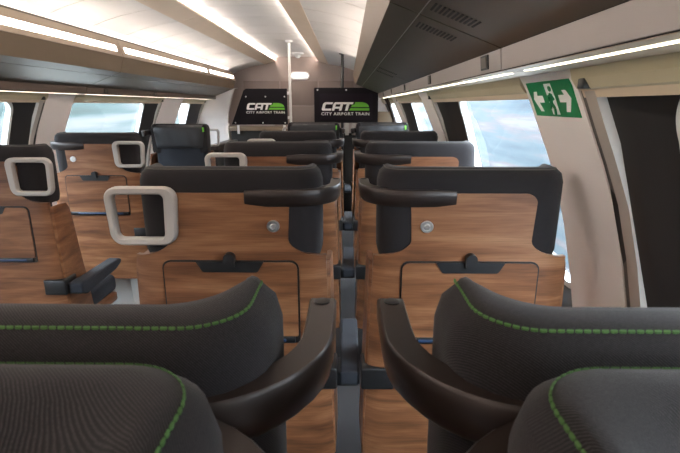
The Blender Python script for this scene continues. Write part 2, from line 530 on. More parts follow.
# ------------------------------------------------------------------ luggage racks
def rack(side, a, b, idx, label, reading=(), vents=()):
    root = empty('luggage_rack', (side_x(side, 0.2), (a + b) / 2, H + 0.23))
    tag(root, label, 'luggage rack', None)
    g = 0.004
    ya, yb = a + g, b - g
    def P(name, pts, mat, y0=ya, y1=yb, parent=root):
        me = prism_mesh(name, [(side_x(side, x), H + z) for x, z in pts], 'y', y0, y1, mat)
        me.transform(Matrix.Translation(-Vector(root.location)))
        o = obj(name, me, parent)
        return o
    P('carcass', [(0.112, 0.245), (0.36, 0.150), (0.43, 0.095), (0.46, 0.12), (0.42, 0.42), (0.112, 0.446), (0.080, 0.342)], MAT['carcass'], a, b)
    P('bottom_panel', [(0.0984, 0.232), (0.1665, 0.2065), (0.1665, 0.216), (0.108, 0.242)], MAT['rack_dark'])
    P('bottom_panel', [(0.1705, 0.205), (0.365, 0.131), (0.367, 0.141), (0.1705, 0.215)], MAT['rack_dark'])
    P('seam_trim', [(0.1665, 0.2085), (0.1705, 0.207), (0.1705, 0.212), (0.1665, 0.2135)], MAT['chrome'])
    P('front_panel', [(0.0984, 0.232), (0.108, 0.236), (0.076, 0.340), (0.065, 0.337)], MAT['tan'])
    lp = P('lamp_panel', [(0.065, 0.339), (0.076, 0.340), (0.110, 0.452), (0.0985, 0.455)], MAT['lamp_panel'])
    l0 = P('lamp_strip', [(0.0730, 0.3702), (0.0820, 0.3702), (0.0930, 0.4088), (0.0840, 0.4088)], MAT['lamp'], ya + 0.06, yb - 0.06, lp)
    P('top_lip', [(0.0985, 0.4555), (0.112, 0.4525), (0.122, 0.466), (0.102, 0.466)], MAT['rack_dark'])
    P('cove_strip', [(0.135, 0.452), (0.170, 0.452), (0.170, 0.460), (0.135, 0.460)], MAT['cove'])
    sp = P('side_panel', [(0.365, 0.130), (0.375, 0.130), (0.380, 0.082), (0.370, 0.082)], MAT['rack_grey' if side > 0 else 'rack_brown'])
    P('shadow_joint', [(0.371, 0.0815), (0.379, 0.0815), (0.379, 0.0788), (0.373, 0.0788)], MAT['carcass'])
    un = P('underside', [(0.372, 0.0785), (0.506, 0.0775), (0.508, 0.085), (0.374, 0.0865)], MAT['lamp_panel'])
    P('lamp_line', [(0.412, 0.0772), (0.425, 0.0772), (0.425, 0.0820), (0.412, 0.0820)], MAT['line' if side > 0 else 'line_dim'], ya + 0.07, yb - 0.03, un)
    for ry in reading:
        rl = P('reading_lamp', [(0.362, 0.126), (0.375, 0.126), (0.378, 0.090), (0.366, 0.090)], MAT['black'], ry - 0.032, ry + 0.032)
        P('lens', [(0.3605, 0.121), (0.370, 0.121), (0.370, 0.095), (0.3640, 0.095)], MAT['rack_dark'], ry - 0.022, ry + 0.022, rl)
    for vy in vents:
        for k in range(11):
            x = 0.180 + k * 0.0092
            z = 0.205 - (x - 0.1705) * 0.3805
            P('vent_slot', [(x, z - 0.0012), (x + 0.0042, z - 0.0028), (x + 0.0042, z + 0.004), (x, z + 0.004)], MAT['carcass'], vy - 0.033, vy + 0.033)
    return root
R_SEG = [(-4.0, 1.17), (1.17, 2.82), (2.82, 4.50), (4.50, 5.57)]
R_LAB = ['dark olive vented overhead rack running back from the exit sign pillar',
         'dark olive overhead rack starting at the exit sign pillar, second reading lamp farther along',
         'dark olive overhead rack above the row facing back, before the logo boards',
         'short dark olive overhead rack ending at the rectangular logo board']
L_SEG = [(-4.0, 1.35), (1.35, 3.52), (3.52, 5.70), (5.70, 7.0)]
L_LAB = ['grey overhead rack with lamp strip across the aisle from the rearward pair of seats',
         'grey overhead rack with long lit strip above the frontmost single seats with grab handles',
         'grey overhead rack with lit strip above the single seat that faces back',
         'short grey overhead rack with lit strip touching the white end partition']
for i, (a, b) in enumerate(R_SEG):
    rd = [y for y in (0.42, 1.30, 2.15, 3.07, 3.96, 4.85) if a < y < b]
    vt = [y for y in (1.06, 1.28, 2.71, 2.93) if a < y < b]
    rack(1, a, b, i, R_LAB[i], rd, vt)
for i, (a, b) in enumerate(L_SEG):
    rd = [y for y in (0.2, 2.0, 3.80, 4.78) if a < y < b]
    rack(-1, a, b, i, L_LAB[i], rd, ())

# ------------------------------------------------------------------ seats
ZT = H - 0.165                               # headrest top
def u_path(hw, y_front, y_back, r, n=8):
    pts = [(-hw, y_front)]
    for k in range(n + 1):
        a = math.pi + (math.pi / 2) * k / n
        pts.append((-hw + r + r * math.cos(a), y_back + r + r * math.sin(a)))
    for i in range(1, 8):
        pts.append((lerp(-hw + r, hw - r, i / 8), y_back))
    for k in range(n + 1):
        a = 1.5 * math.pi + (math.pi / 2) * k / n
        pts.append((hw - r + r * math.cos(a), y_back + r + r * math.sin(a)))
    pts.append((hw, y_front))
    return pts

def path_normals(pts):
    out = []
    for i, p in enumerate(pts):
        q0 = Vector(pts[max(i - 1, 0)]); q1 = Vector(pts[min(i + 1, len(pts) - 1)])
        t = (q1 - q0).normalized()
        out.append(Vector((t.y, -t.x)))       # outward for a U run left-front -> back -> right-front
    return out

def headrest_mesh():
    base = u_path(0.227, 0.095, 0.0, 0.055)
    # denser sampling of the wings and rounded noses
    pts = [(-0.226, 0.128), (-0.227, 0.122), (-0.227, 0.110)] + base + [(0.227, 0.110), (0.227, 0.122), (0.226, 0.128)]
    nr = path_normals(pts)
    outer = [(0.004, -0.245), (0.009, -0.225), (0.010, -0.14), (0.010, -0.08), (0.010, -0.035), (0.004, -0.012), (-0.009, 0.000)]
    inner = [(0.12, 0.0040), (0.28, 0.0050), (0.44, 0.0015), (0.60, -0.0065), (0.76, -0.020), (0.90, -0.040), (1.0, -0.075), (1.0, -0.16), (0.97, -0.245)]
    v, f = [], []
    L = len(pts)
    lens = [0.0]
    for a, b in zip(pts, pts[1:]): lens.append(lens[-1] + (Vector(b) - Vector(a)).length)
    for i, (p, n) in enumerate(zip(pts, nr)):
        e = min(i, L - 1 - i)
        s = {0: 0.55, 1: 0.85, 2: 0.97}.get(e, 1.0)
        t = lens[i] / lens[-1] * 2 - 1
        xq = 0.185 * math.copysign(min(1.0, abs(t) * 1.12), t)
        w = max(0.0, (abs(xq) - 0.115) / 0.07); w = min(1, w); w = w * w * (3 - 2 * w)
        Q = Vector((xq, 0.100 + 0.022 * w))
        ps = None
        for (o, z) in outer:
            q = Vector(p) + n * (-0.03 + (o + 0.03) * s)
            v.append((q.x, q.y, ZT - 0.12 + (z + 0.12) * (0.6 + 0.4 * s)))
            ps = q
        for (tt, z) in inner:
            q = ps.lerp(Q, tt)
            v.append((q.x, q.y, ZT - 0.12 + (z + 0.12) * (0.6 + 0.4 * s)))
    ns = len(outer) + len(inner)
    for i in range(L - 1):
        for k in range(ns):
            k2 = (k + 1) % ns
            f.append([i * ns + k, i * ns + k2, (i + 1) * ns + k2, (i + 1) * ns + k])
    f.append(list(range(ns))); f.append([(L - 1) * ns + k for k in range(ns)])
    return mesh_from('headrest', v, f, MAT['fabric'], True)

def stitching_mesh(mat):
    base = u_path(0.227 - 0.0085, 0.114, 0.0085, 0.047, 10)
    # resample by length into dashes
    P = [Vector(p) for p in base]
    segs = []; total = 0
    for a, b in zip(P, P[1:]):
        segs.append((total, (b - a).length, a, b)); total += (b - a).length
    def at(s):
        for (s0, l, a, b) in segs:
            if s <= s0 + l: return a + (b - a) * ((s - s0) / max(l, 1e-6))
        return P[-1]
    v, f = [], []
    pitch = 0.0062; n = int(total / pitch)
    for i in range(n):
        a = at(i * pitch); b = at(i * pitch + pitch * 0.80)
        t = (b - a).normalized(); s = Vector((t.y, -t.x))
        k = len(v)
        for (q, w) in ((a, 0.0004), (a + t * 0.0010, 0.0007), (b - t * 0.0010, 0.0007), (b, 0.0004)):
            for (dx, dz) in ((w, -0.002), (w, 0.0006), (-w, 0.0014), (-w, -0.001)):
                c = q + s * dx
                v.append((c.x, c.y, ZT + dz))
        for j in range(3):
            for m in range(4):
                m2 = (m + 1) % 4
                f.append([k + j * 4 + m, k + j * 4 + m2, k + (j + 1) * 4 + m2, k + (j + 1) * 4 + m])
        f.append([k, k + 1, k + 2, k + 3]); f.append([k + 12, k + 13, k + 14, k + 15])
    return mesh_from('stitching', v, f, mat)

Z_TOP, Z_STEP, Z_BOT = H - 0.225, H - 0.40, 0.28
def half_w(z):
    if z > Z_TOP - 0.03:
        d = (z - (Z_TOP - 0.03)); r = 0.03
        return 0.158 - r + math.sqrt(max(0, r * r - d * d))
    if z > Z_STEP + 0.045: return 0.158 - 0.006 * (Z_TOP - z) / 0.13
    if z > Z_STEP:
        d = (z - Z_STEP) / 0.045
        # concave fillet then the shoulder
        return 0.152 + 0.096 * (1 - math.sqrt(max(0, 1 - (1 - d) ** 2))) ** 0.9
    return 0.248 + 0.020 * (Z_STEP - z) / (Z_STEP - Z_BOT)
def shell_y(x, z):
    t = min(1, max(0, (H - 0.30 - z) / 0.12)); t = t * t * (3 - 2 * t)
    y = -0.0125 - 0.001 * t
    ax = abs(x)
    if ax > 0.20: y += ((ax - 0.20) / 0.05) ** 2 * 0.014
    return y
def shell_mesh():
    zs = [Z_TOP - 0.03 * (1 - math.cos(math.pi / 2 * k / 6)) for k in range(7)]
    zs = sorted(set([round(Z_TOP - 0.03 + 0.03 * math.sin(math.pi / 2 * k / 6), 5) for k in range(7)] +
                    [round(Z_TOP - 0.05, 5), round(Z_TOP - 0.08, 5)] +
                    [round(Z_STEP + 0.045 * (1 - math.cos(math.pi / 2 * k / 8)), 5) for k in range(9)] +
                    [Z_STEP - 0.001, 0.9, 0.8, 0.7, 0.6, 0.5, 0.4, 0.32, 0.30, Z_BOT]), reverse=True)
    ts = [-1, -0.94, -0.86, -0.75, -0.5, 0, 0.5, 0.75, 0.86, 0.94, 1]
    v, f = [], []
    n = len(ts)
    for th in (0, 1):
        for z in zs:
            w = half_w(z)
            for t in ts:
                x = w * t
                v.append((x, shell_y(x, z) + th * 0.016, z))
    R = len(zs)
    for th in (0, 1):
        o = th * R * n
        for i in range(R - 1):
            for k in range(n - 1):
                f.append([o + i * n + k, o + i * n + k + 1, o + (i + 1) * n + k + 1, o + (i + 1) * n + k])
    o = R * n
    for i in range(R - 1):
        f.append([i * n, (i + 1) * n, o + (i + 1) * n, o + i * n])
        f.append([i * n + n - 1, (i + 1) * n + n - 1, o + (i + 1) * n + n - 1, o + i * n + n - 1])
    for k in range(n - 1):
        f.append([k, k + 1, o + k + 1, o + k])
        f.append([(R - 1) * n + k, (R - 1) * n + k + 1, o + (R - 1) * n + k + 1, o + (R - 1) * n + k])
    return mesh_from('back_shell', v, f, MAT['wood'], True)

def side_panel_mesh(m, high=True):
    zs = [(0.30, 0.01, 0.20), (0.50, 0.01, 0.18), (0.75, 0.004, 0.15), (0.95, 0.002, 0.13), (1.06, 0.006, 0.115), (1.10, 0.016, 0.095)]
    if not high: zs = zs[:3] + [(0.85, 0.003, 0.14), (0.91, 0.003, 0.13), (0.94, 0.010, 0.11)]
    v, f = [], []
    for (z, ya, yb) in zs:
        xb = 0.250 + 0.017 * (1.1 - z) / 0.8
        for (x, y) in ((xb - 0.006, ya), (xb + 0.004, ya + 0.006), (xb + 0.008, yb - 0.01), (xb + 0.002, yb), (xb - 0.006, yb - 0.005)):
            v.append((m * x, y, z))
    for i in range(len(zs) - 1):
        for k in range(5):
            k2 = (k + 1) % 5
            f.append([i * 5 + k, i * 5 + k2, (i + 1) * 5 + k2, (i + 1) * 5 + k])
    f.append(list(range(5))); f.append([25 + k for k in range(5)])
    return mesh_from('side_panel', v, f, MAT['wood'], True)

def band_mesh(m):
    path = [(0.045, -0.006), (0.10, -0.007), (0.15, -0.0065)]
    path = path[:2]
    cxr, cyr, r = 0.158, 0.104, 0.111
    for k in range(11):
        a = -math.pi / 2 + (math.pi / 2) * k / 10
        path.append((cxr + r * math.cos(a), cyr + r * math.sin(a)))
    path += [(0.2695, 0.130), (0.2695, 0.155), (0.2695, 0.182), (0.2685, 0.192)]
    nr = path_normals(path)
    zt = H - 0.215; h = 0.047
    sec = [(0.0125, -h + 0.008), (0.0150, -0.022), (0.0150, -0.003), (0.0125, 0.0), (-0.0120, 0.0), (-0.0140, -0.003), (-0.0140, -h + 0.005), (-0.010, -h), (0.006, -h)]
    v, f = [], []
    L = len(path); ns = len(sec)
    for i, (p, n) in enumerate(zip(path, nr)):
        s = 1.0
        if i == L - 1: s = 0.55
        if i == 0: s = 0.75
        for (o, z) in sec:
            q = Vector(p) + n * (o * s)
            zz = -h / 2 + (z + h / 2) * (1 if 0 < i < L - 1 else 0.8)
            v.append((m * q.x, q.y, zt + zz))
    for i in range(L - 1):
        for k in range(ns):
            k2 = (k + 1) % ns
            f.append([i * ns + k, i * ns + k2, (i + 1) * ns + k2, (i + 1) * ns + k])
    f.append(list(range(ns))); f.append([(L - 1) * ns + k for k in range(ns)])
    return mesh_from('privacy_band', v, f, MAT['bronze'], True)

def handle_mesh(m):
    # rounded square loop standing out from the aisle side of the shell
    cx, cz = 0.212, H - 0.286
    W, Hh, r = 0.182, 0.158, 0.034
    prof = [(0.0, 0.002), (0.0, 0.020), (0.004, 0.025), (0.0155, 0.025), (0.0195, 0.021), (0.0195, 0.002), (0.0155, -0.003), (0.004, -0.003)]
    v, f = [], []
    loopn = None
    for (ins, dep) in prof:
        rr = rrect(0, 0, W - 2 * ins, Hh - 2 * ins, max(0.008, r - ins), 6)
        loopn = len(rr)
        for (a, b) in rr:
            taper = 1 - 0.10 * (0.5 - (b / Hh))         # narrower at the foot
            aa = a * taper
            if aa < 0: aa = aa * (1 if ins < 0.013 else 0.85)
            v.append((m * (cx + aa), -0.022 - dep + 0.012, cz + b))
    n = len(prof)
    for i in range(n):
        i2 = (i + 1) % n
        for k in range(loopn):
            k2 = (k + 1) % loopn
            f.append([i * loopn + k, i * loopn + k2, i2 * loopn + k2, i2 * loopn + k])
    return mesh_from('grab_handle', v, f, MAT['handle'], True)

def rounded_plate(name, x0, x1, z0, z1, rt, rb, ya, yb, mat):
    pts = []
    for (cx, cz, r, a0) in ((x1 - rt, z1 - rt, rt, 0), (x0 + rt, z1 - rt, rt, 90), (x0 + rb, z0 + rb, rb, 180), (x1 - rb, z0 + rb, rb, 270)):
        for k in range(5):
            a = math.radians(a0 + 90 * k / 4)
            pts.append((cx + r * math.cos(a), cz + r * math.sin(a)))
    return prism_mesh(name, pts, 'y', ya, yb, mat)

def pillow_mesh():
    v, f = [], []
    nx, nz = 22, 14
    rnd = random.Random(4)
    cre = [(rnd.uniform(-0.9, 0.9), rnd.uniform(0.4, 1.0), rnd.uniform(0.05, 0.09)) for _ in range(9)]
    for side_ in (0, 1):
        for j in range(nz + 1):
            tz = j / nz
            z = lerp(0.0, 0.205, tz)
            hw = 0.205 + 0.030 * tz - 0.02 * max(0, tz - 0.85) / 0.15
            for i in range(nx + 1):
                tx = i / nx * 2 - 1
                x = hw * tx
                edge = (1 - abs(tx) ** 5) * (1 - abs(2 * tz - 1) ** 6)
                y = 0.100 + 0.048 * max(0.0, edge) ** 0.5 if side_ else 0.090
                if side_:
                    for (cx, s, w) in cre:
                        y -= 0.006 * s * math.exp(-((tx - cx - 0.25 * (tz - 0.5)) / w) ** 2) * edge
                v.append((x, y, ZT - 0.212 + z))
    n = (nx + 1); M_ = n * (nz + 1)
    for s in (0, 1):
        for j in range(nz):
            for i in range(nx):
                f.append([s * M_ + j * n + i, s * M_ + j * n + i + 1, s * M_ + (j + 1) * n + i + 1, s * M_ + (j + 1) * n + i])
    for i in range(nx):
        f.append([i, i + 1, M_ + i + 1, M_ + i]); f.append([nz * n + i, nz * n + i + 1, M_ + nz * n + i + 1, M_ + nz * n + i])
    for j in range(nz):
        f.append([j * n, (j + 1) * n, M_ + (j + 1) * n, M_ + j * n]); f.append([j * n + nx, (j + 1) * n + nx, M_ + (j + 1) * n + nx, M_ + j * n + nx])
    return mesh_from('neck_pillow', v, f, MAT['leather'], True)

def armrest_mesh():
    # local: x centred, running forward, top at z
    pts = [(-0.005, 0.555), (0.03, 0.535), (0.30, 0.555), (0.355, 0.572), (0.365, 0.588), (0.345, 0.600), (0.02, 0.602), (-0.005, 0.595)]
    return pts

SM = {}
SM['shell'] = shell_mesh()
SM['headrest'] = headrest_mesh()
SM['stitch'] = stitching_mesh(MAT['stitch'])
SM['thread'] = stitching_mesh(MAT['thread'])
SM['pillow'] = pillow_mesh()
SM['tag'] = box_mesh('care_tag', -0.212, -0.200, 0.120, 0.142, ZT - 0.062, ZT - 0.024, MAT['tag'], 0.002)
SM['cushion'] = box_mesh('back_cushion', -0.205, 0.205, 0.004, 0.115, 0.46, ZT - 0.16, MAT['navy'], 0.025, 3)
SM['seat'] = box_mesh('seat_cushion', -0.235, 0.235, 0.02, 0.50, 0.36, 0.46, MAT['navy'], 0.03, 3)
SM['pan'] = box_mesh('seat_pan', -0.243, 0.243, 0.0, 0.47, 0.315, 0.365, MAT['wood'], 0.01)
SM['ped'] = prism_mesh('pedestal', [(-0.16, 0.0), (0.16, 0.0), (0.16, 0.02), (0.07, 0.05), (0.06, 0.32), (-0.06, 0.32), (-0.07, 0.05), (-0.16, 0.02)], 'y', 0.12, 0.36, MAT['pedestal'])
SM['frame'] = rounded_plate('tray_frame', -0.178, 0.178, 0.70, 0.948, 0.022, 0.008, -0.0165, -0.010, MAT['black'])
SM['tray'] = rounded_plate('tray_table', -0.1735, 0.1735, 0.722, 0.9435, 0.019, 0.004, -0.0205, -0.0155, MAT['wood'])
SM['ledge'] = box_mesh('tray_ledge', -0.165, 0.165, -0.025, -0.008, 0.702, 0.722, MAT['black'], 0.003)
SM['strip'] = box_mesh('blue_strip', -0.125, 0.14, -0.0285, -0.020, 0.708, 0.717, MAT['blue'], 0.002)
SM['latch'] = prism_mesh('latch_plate', [(-0.088, 0.946), (-0.072, 0.918), (-0.068, 0.916), (0.068, 0.916), (0.072, 0.918), (0.088, 0.946)], 'y', -0.0235, -0.017, MAT['black'])
SM['knob'] = rounded_plate('latch_knob', -0.014, 0.014, 0.932, 0.972, 0.0135, 0.004, -0.034, -0.012, MAT['black'])
SM['socket'] = lathe_mesh('floor_knob', [(0.020, 0.0), (0.020, 0.008), (0.012, 0.014)], (0, -0.0125, 0.345), (0, -1, 0), MAT['black'], 16)
for m in (1, -1):
    SM['side', m] = side_panel_mesh(m)
    SM['side_low', m] = side_panel_mesh(m, False)
    SM['band', m] = band_mesh(m)
    SM['cap', m] = lathe_mesh('band_cap', [(0.0085, -0.003), (0.0085, 0.0012), (0.0065, 0.0022)], (m * 0.2695, 0.172, H - 0.215), (0, 0, 1), MAT['black'], 18)
    SM['handle', m] = handle_mesh(m)
    SM['hook', m] = lathe_mesh('coat_hook', [(0.0165, -0.004), (0.0165, 0.004), (0.0150, 0.0065), (0.0110, 0.0065), (0.0105, 0.003), (0.0085, 0.003), (0.0080, 0.0085), (0.006, 0.0105)], (m * 0.115, -0.0120, H - 0.315), (0, -1, 0), MAT['chrome'], 24)
    SM['hinge', m] = box_mesh('hinge_block', *(sorted((m * 0.185, m * 0.276))), -0.019, 0.075, 0.548, 0.618, MAT['black'], 0.006)
    SM['arm', m] = prism_mesh('armrest', armrest_mesh(), 'x', *(sorted((m * 0.283, m * 0.339))), MAT['navy'])
    bmt = bmesh.new(); bmt.from_mesh(SM['arm', m]); bmesh.ops.bevel(bmt, geom=list(bmt.edges), offset=0.007, segments=2, profile=0.5, affect='EDGES'); bmt.to_mesh(SM['arm', m]); bmt.free()
    SM['armbase', m] = box_mesh('armrest_pivot', *(sorted((m * 0.272, m * 0.336))), 0.000, 0.085, 0.545, 0.598, MAT['black'], 0.008)

for me in SM.values():
    me.transform(Matrix.Diagonal((1.06, 1, 1, 1)))

def seat(x, y, rz, label, handle=0, band=0, arms=(), tray=True):
    root = empty('train_seat', (x, y, 0), rz)
    tag(root, label, 'train seat')
    obj('back_shell', SM['shell'], root)
    h = obj('headrest', SM['headrest'], root)
    green = y < 0.5
    s = obj('stitching', SM['stitch' if green else 'thread'], h); s['label'] = ('green' if green else 'grey') + ' stitching along the top edge'; s['kind'] = 'stuff'
    if y > 4: obj('neck_pillow', SM['pillow'], root)
    if y > 4: obj('care_tag', SM['tag'], root)['label'] = 'small bright green tag'
    obj('back_cushion', SM['cushion'], root)
    obj('seat_cushion', SM['seat'], root)
    obj('seat_pan', SM['pan'], root)
    obj('pedestal', SM['ped'], root)
    if tray:
        fr = obj('tray_frame', SM['frame'], root)
        tr = obj('tray_table', SM['tray'], root)
        obj('tray_ledge', SM['ledge'], root)
        obj('blue_strip', SM['strip'], root)['label'] = 'dark blue strip along the tray ledge'
        la = obj('latch_plate', SM['latch'], root); obj('latch_knob', SM['knob'], la)
    obj('floor_knob', SM['socket'], root)
    for m in (1, -1):
        obj('side_panel', SM['side_low', m], root)
        obj('hinge_block', SM['hinge', m], root)
    if band:
        b = obj('privacy_band', SM['band', band], root); b['label'] = 'dark bronze band wrapping round the headrest'
        obj('band_cap', SM['cap', band], b)
        obj('coat_hook', SM['hook', band], root)['label'] = 'round silver coat hook'
    if handle:
        obj('grab_handle', SM['handle', handle], root)['label'] = 'light grey square grab handle'
    for m in arms:
        a = obj('armrest', SM['arm', m], root); obj('armrest_pivot', SM['armbase', m], a)
    return root

XL, XR, XS = -0.319, 0.337, -1.525
PI = math.pi
# two-seat side: aisle seat (handle on the aisle side) and window seat
seat(XL + 0.006, 0.309, 0, 'charcoal aisle seat whose green-stitched headrest backs onto the rearward pair', -1, 1, (-1, 1))
seat(XR, 0.309, 0, 'charcoal window seat whose green-stitched headrest backs onto the rearward pair', 0, -1, (1,))
seat(XL - 0.005, 0.276, PI, 'charcoal aisle seat turned rearward, back to back with the row behind the exit sign', 1, -1, (-1, 1), False)
seat(XR + 0.011, 0.276, PI, 'charcoal window seat turned rearward, back to back with the row behind the exit sign', 0, 1, (-1,), False)
seat(XL, 1.207, 0, 'walnut-backed aisle seat with square grab handle, same row as the exit sign', -1, 1, (-1, 1))
seat(XR, 1.207, 0, 'walnut-backed window seat directly beside the green exit sign pillar', 0, -1, (1,))
seat(XL, 2.092, 0, 'walnut-backed aisle seat one row ahead of the exit sign row', -1, 1, (-1, 1))
seat(XR, 2.092, 0, 'walnut-backed window seat one row ahead of the exit sign row', 0, -1, (1,))
seat(XL, 2.977, 0, 'walnut-backed aisle seat opposite the rear-facing aisle seat, two rows ahead of the exit sign', -1, 1, (-1, 1))
seat(XR, 2.977, 0, 'walnut-backed window seat opposite the rear-facing window seat, two rows ahead of the exit sign', 0, -1, (1,))
seat(XL, 4.60, PI, 'dark aisle seat facing back, with leather pillow, in front of the logo boards', 1, -1, (-1, 1))
seat(XR, 4.60, PI, 'dark window seat facing back, with leather pillow, in front of the logo boards', 0, 1, (-1,))
# single seats
seat(XS, 1.885, 0, 'single walnut-backed seat with grab handle, directly behind the other handled single seat', 1, -1, (-1, 1))
seat(XS, 2.77, 0, 'single walnut-backed seat with grab handle, opposite the single seat facing back', 1, -1, (-1, 1))
seat(-1.47, 4.20, PI, 'single dark seat facing back, black leather pillow and small green tag', -1, 1, (-1, 1))

# ------------------------------------------------------------------ far end of the coach
we = empty('wall_end', (CX, Y1, 0)); struct(we, 'taupe end wall with darker hatch panels')
def E(name, me, parent):
    me.transform(Matrix.Translation(-Vector(parent.location))); return obj(name, me, parent)
E('end_panel', box_mesh('end_panel', -2.5, 0.95, Y1, Y1 + 0.05, 0, H + 0.8, MAT['end']), we)
E('hatch', box_mesh('hatch', -1.04, -0.46, Y1 - 0.012, Y1, H + 0.0, H + 0.36, MAT['end_dark'], 0.004), we)
E('hatch', box_mesh('hatch', -0.44, 0.10, Y1 - 0.012, Y1, H + 0.0, H + 0.36, MAT['end_dark'], 0.004), we)
E('hatch', box_mesh('hatch', -1.62, -1.06, Y1 - 0.012, Y1, H + 0.0, H + 0.36, MAT['end_dark'], 0.004), we)
E('lower_door', box_mesh('lower_door', -1.15, -0.41, Y1 - 0.016, Y1, 0, H - 0.02, MAT['end_dark'], 0.004), we)
# white partitions left and right
pl = [(-1.60, 0.24), (-1.66, 0.23), (-1.70, 0.10), (-1.76, -0.10), (-1.80, -0.4), (-1.80, -1.36), (-2.50, -1.36), (-2.50, 0.24)]
struct(obj('wall_end_left', prism_mesh('wall_end_left', [(x, H + z) for x, z in pl], 'y', 7.0, 7.06, MAT['white'])), 'white curved partition under the end of the rack, single-seat side')
pr_ = [(0.10, 0.24), (0.12, 0.23), (0.18, 0.10), (0.24, -0.10), (0.28, -0.4), (0.28, -1.36), (0.95, -1.36), (0.95, 0.24)]
struct(obj('wall_end_right', prism_mesh('wall_end_right', [(x, H + z) for x, z in pr_], 'y', 7.0, 7.06, MAT['white'])), 'white curved partition under the end of the rack, two-seat side')
# oval lamp and camera dome
def rr_prism(name, cx, cz, w, h, r, ya, yb, mat, seg=6):
    return prism_mesh(name, rrect(cx, cz, w, h, r, seg), 'y', ya, yb, mat, False)
ol = empty('oval_lamp', (-0.735, Y1 - 0.02, H + 0.44)); tag(ol, 'white oval lamp on the taupe end wall above the hatch', 'lamp')
E('housing', rr_prism('housing', -0.735, H + 0.44, 0.30, 0.115, 0.055, Y1 - 0.03, Y1, MAT['white_paint']), ol)
E('diffuser', rr_prism('diffuser', -0.735, H + 0.44, 0.27, 0.085, 0.042, Y1 - 0.045, Y1 - 0.028, MAT['oval']), ol)
cd = empty('ceiling_camera', (-0.70, 6.9, H + 0.70)); tag(cd, 'small white dome camera on the ceiling by the white pole', 'camera')
E('mount', lathe_mesh('mount', [(0.085, 0.0), (0.085, -0.02), (0.06, -0.035)], (-0.70, 6.9, H + 0.716), (0, 0, 1), MAT['white_paint'], 20), cd)
E('dome', lathe_mesh('dome', [(0.045, -0.033), (0.040, -0.055), (0.022, -0.072)], (-0.70, 6.9, H + 0.716), (0, 0, 1), MAT['white_paint'], 16), cd)

# poles
YP = 5.65
wp = empty('grab_pole', (-0.672, YP, 0)); tag(wp, 'white vertical grab pole from floor to ceiling beside a logo board', 'pole')
E('pole', tube_mesh('pole', [(-0.672, YP, 0.0), (-0.672, YP, H + 0.713)], 0.0155, MAT['white_paint'], 14), wp)
E('pole_flange', lathe_mesh('pole_flange', [(0.045, 0.0), (0.045, -0.012), (0.022, -0.025)], (-0.672, YP, H + 0.716), (0, 0, 1), MAT['white_paint'], 18), wp)
dp = empty('support_post', (-0.055, YP, 0)); tag(dp, 'dark metal post between the ceiling and the rectangular logo board', 'pole')
E('post', tube_mesh('post', [(-0.055, YP, 0.0), (-0.055, YP, H + 0.586)], 0.017, MAT['black'], 14), dp)
E('post_flange', lathe_mesh('post_flange', [(0.04, 0.0), (0.04, -0.012), (0.022, -0.02)], (-0.055, YP, H + 0.582), (0, 0, 1), MAT['black'], 18), dp)

